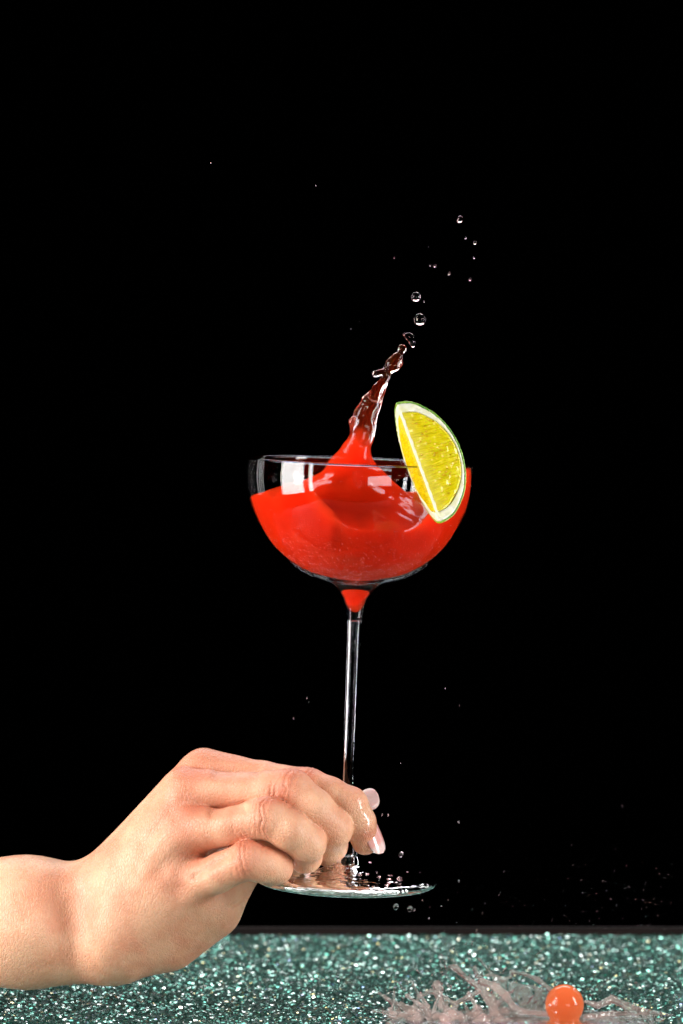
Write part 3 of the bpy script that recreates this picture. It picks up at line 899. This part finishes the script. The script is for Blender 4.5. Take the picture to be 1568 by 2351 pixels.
for px, py, r in ((1069, 545, .7), (1090, 557, 1.0), (1088, 591, .65), (998, 610, .85), (988, 609, .5), (1031, 628, .7), (1079, 641, .85), (974, 692, .45), (905, 591, .45)):
    droplet(P(px, py, rng.uniform(-12, 12)), r * .68, 1.25, (.45, 0, .9), "fine clear drop flung high above the glass", "fine drops above the glass")
for px, py, r in ((484, 373, .32), (725, 425, .32), (885, 715, .25), (825, 737, .22), (806, 754, .22), (984, 566, .22)):
    droplet(P(px, py, rng.uniform(-12, 12)), r * .7, 1.1, (.3, 0, .9), "tiny speck of liquid in the black air above the glass", "tiny specks in the air")
NEAR = [
    (909, 2081, 1.15, "rounded drop falling under the glass foot, fatter than its neighbour", "drops under the foot"),
    (941, 2086, 1.1, "slim bright drop falling under the glass foot beside a rounder one", "drops under the foot"),
    (921, 1961, 1.0, "clear drop falling between the index fingernail and the glass foot", None),
    (1053, 2022, .5, "small drop in the dark just beyond the edge of the glass foot", None),
    (1053, 1887, .5, "small drop alone in the dark, level with the fingertips", None)]
NEAR += [(a, b, c, "tiny drop beside the thumbnail", "drops by the thumbnail") for a, b, c in ((877, 1870, .4), (891, 1871, .4))]
NEAR += [(a, b, c, "tiny drop floating in the dark on the arm side of the stem", "drops on the arm side of the stem") for a, b, c in ((709, 1612, .4), (705, 1602, .35), (674, 1648, .35))]
NEAR += [(a, b, c, "faint speck floating in the dark on the open side of the stem", "specks on the open side of the stem") for a, b, c in ((921, 1753, .25), (1022, 1580, .25), (1054, 1618, .25))]
NEAR += [(a, b, c, "tiny drop falling between the glass foot and the glitter", "drops above the glitter") for a, b, c in ((952, 2088, .4), (985, 2108, .4), (1013, 2080, .35), (1054, 2146, .4), (1094, 2135, .4))]
for px, py, r, lb, gp in NEAR:
    droplet(P(px, py, rng.uniform(-10, 14)), r, 1.25, (.35, 0, .9), lb, gp)

# fine spray over the table at the right
n = 190
px = 1568 - np.abs(rng.normal(0, 1, n)) * 260 + rng.uniform(-60, 20, n); py = 2120 - np.abs(rng.normal(0, 1, n)) * 110 + rng.uniform(-10, 60, n)
yy = rng.uniform(-30, 90, n)
cen = np.array([P(a, b, c) for a, b, c in zip(px, py, yy)])
st = np.tile(np.array([.8, 0, .9]), (n, 1)) * rng.uniform(.6, 1.5, n)[:, None]
o = link("spray", balls("spray", cen, rng.uniform(.05, .12, n), st), WATER)
tag(o, "fine mist of spray drifting in the dark above the glitter", "spray", kind="stuff")

# ------------------------------------------------------------------ splash on the table
def T(zx, zy, y): return P(735 + zx * .5313, 2082.6 + zy * .5313, y)
Z5 = .5313 * S
chains = [
    [(240, 362, 12, 5), (290, 395, 12, 6), (350, 425, 10, 9), (420, 450, 8, 14)],
    [(560, 255, 14, 7), (585, 262, 14, 11), (640, 312, 12, 9), (690, 345, 10, 14), (735, 400, 8, 18), (760, 470, 6, 20)],
    [(688, 222, 26, 6), (735, 280, 26, 4), (790, 312, 26, 6), (822, 300, 26, 5), (828, 278, 26, 7), (880, 287, 26, 6), (940, 312, 24, 9), (990, 352, 22, 8), (1010, 400, 22, 8)],
    [(668, 258, 24, 6), (684, 300, 24, 5), (740, 292, 26, 5)],
    [(700, 322, 6, 14), (760, 345, 4, 15), (805, 385, 2, 14), (835, 430, 0, 12), (890, 452, -2, 10), (980, 462, -4, 12)],
    [(505, 335, 16, 17), (510, 380, 14, 12), (540, 440, 10, 14), (600, 480, 6, 18)],
    [(430, 385, 14, 7), (480, 362, 14, 8), (520, 375, 12, 9)],
    [(425, 390, 12, 7), (405, 440, 10, 12), (380, 490, 6, 16)],
    [(590, 410, 4, 7), (640, 390, 4, 10), (690, 360, 5, 9)],
    [(388, 290, 14, 3), (400, 330, 14, 4), (430, 385, 12, 5)],
    [(300, 440, 4, 7), (330, 480, 2, 9), (310, 500, 0, 8)],
    [(1150, 408, 10, 7), (1200, 424, 14, 12), (1262, 396, 18, 13), (1330, 430, 18, 14), (1450, 462, 16, 11), (1560, 486, 14, 10), (1640, 500, 12, 9)],
    [(1150, 470, 4, 8), (1260, 455, 10, 8), (1400, 462, 14, 8)],
]
for _ in range(20):
    bx = rng.uniform(300, 780); by = rng.uniform(420, 500); yy = rng.uniform(-4, 18)
    ln = rng.uniform(50, 130); an = rng.uniform(-1.2, .5) - (600 - bx) / 600
    w = rng.uniform(-25, 25)
    chains.append([(bx, by, yy, 11), (bx + ln * .5 * math.sin(an) + w * .4, by - ln * .5 * math.cos(an), yy, 6), (bx + ln * .9 * math.sin(an) + w * .9, by - ln * .9 * math.cos(an), yy, 4), (bx + ln * math.sin(an) + w, by - ln * math.cos(an), yy + rng.uniform(-2, 2), rng.uniform(5, 8))])
CH = [[(T(a, b, c), r * Z5 * 1.2) for a, b, c, r in ch] for ch in chains]
def puddle_pt(zx, y): return np.array([(735 + zx * .5313 - 784) * S, y, 0.0])
blobs = []
for _ in range(46):
    zx = rng.uniform(300, 900); y = rng.uniform(-8, 16)
    blobs.append((puddle_pt(zx, y) + np.array([0, 0, rng.uniform(.5, 4.0) * (1 - abs(zx - 600) / 520)]), rng.uniform(1.0, 2.6)))
def splash_sdf(p):
    d = None
    for ch in CH:
        for (a, ra), (b, rb) in zip(ch[:-1], ch[1:]):
            s = rcone(p, a, b, ra, rb); d = s if d is None else smin(d, s, 1.0)
    for c, r in blobs:
        q = p - c
        d = smin(d, np.sqrt((q * q).sum(1)) - r, 1.2)
    e = ell(p, puddle_pt(880, 6), (62, 24, 1.5)) ; d = smin(d, e, 2.0)
    # thin bubbly curtain hanging from the ragged top edge
    a, b = T(735, 292, 26), T(1000, 365, 24)
    c = (a + b) / 2 - np.array([0, 0, 9.0])
    q = p - c
    sh = np.maximum(np.maximum(np.abs(q[:, 1] + 1.4 * np.sin(p[:, 0] * .35)) - .55, np.abs(q[:, 0]) - 12), np.abs(q[:, 2] + q[:, 0] * .25) - 9) + .5 * vnoise(p * .55, 95)
    d = smin(d, sh, 1.2)
    return np.maximum(d + .16 * vnoise(p * .42, 91), 0.3 - p[:, 2])
v, q = surface_nets(splash_sdf, (-10, -26, -1), (140, 44, 34), 0.48, project=1)
me = mesh_np("table_splash", v, q)
dn = .75 * np.exp(-((v[:, 2] - 2) / 4.5) ** 2) * np.exp(-((v[:, 0] - J(1190, 0, 0)[0]) / 22) ** 2) + .55 * np.exp(-(np.linalg.norm(v - T(690, 345, 8), axis=1) / 5) ** 2)
set_attr(me, "dense", np.clip(dn + .30 - .45 / (1 + np.exp(-(v[:, 1] - 19) / 1.5)), 0, 1))
sp = link("table_splash", me, SPLASH)
tag(sp, "ragged crown of clear pink liquid splashing up from the glitter table", "splash")

bc = P(1296, 2306, -6)
def ball_sdf(p):
    d = ell(p, bc, (8.1, 8.0, 8.4))
    d = smin(d, rcone(p, bc + (0, 0, -5), np.array([bc[0], bc[1], .6]), 5.2, 5.6), 2.0)
    return np.maximum(smin(d, ell(p, np.array([bc[0], bc[1], .5]), (13, 11, 1.0)), 3.0), .35 - p[:, 2])
v, q = surface_nets(ball_sdf, bc - np.array([18, 16, 11]), bc + np.array([18, 16, 11]), 0.45, project=2)
o = link("orange_drop", mesh_np("orange_drop", v, q), SYRUP)
tag(o, "glossy orange ball of liquid bulging up out of the table splash", "drop")
cen = np.array([P(a, b, -15.2 + abs(a - 1296) * .08) for a, b in ((1318, 2270), (1276, 2293), (1262, 2307), (1322, 2305), (1276, 2324))])
o = link("bubbles", balls("bubbles", cen, np.array([.55, .4, .65, .65, .55]), base=(IV2, IF2)), BUB, o)
o["kind"] = "stuff"
n = 150
px = rng.normal(1060, 95, n); py = 2262 - np.abs(rng.normal(0, 42, n)) + np.abs(px - 1060) * .25
cen = np.array([P(a, b, c) for a, b, c in zip(px, py, rng.uniform(-4, 26, n))])
st = np.stack([-(1060 - px) / 160, np.zeros(n), np.full(n, .9)], 1) * rng.uniform(.5, 1.6, n)[:, None]
o = link("splash_spray", balls("splash_spray", cen, rng.uniform(.12, .5, n) ** 1.2, st, base=(IV2, IF2)), WATER)
tag(o, "tiny stretched drops flying off the ragged splash", "spray", kind="stuff")
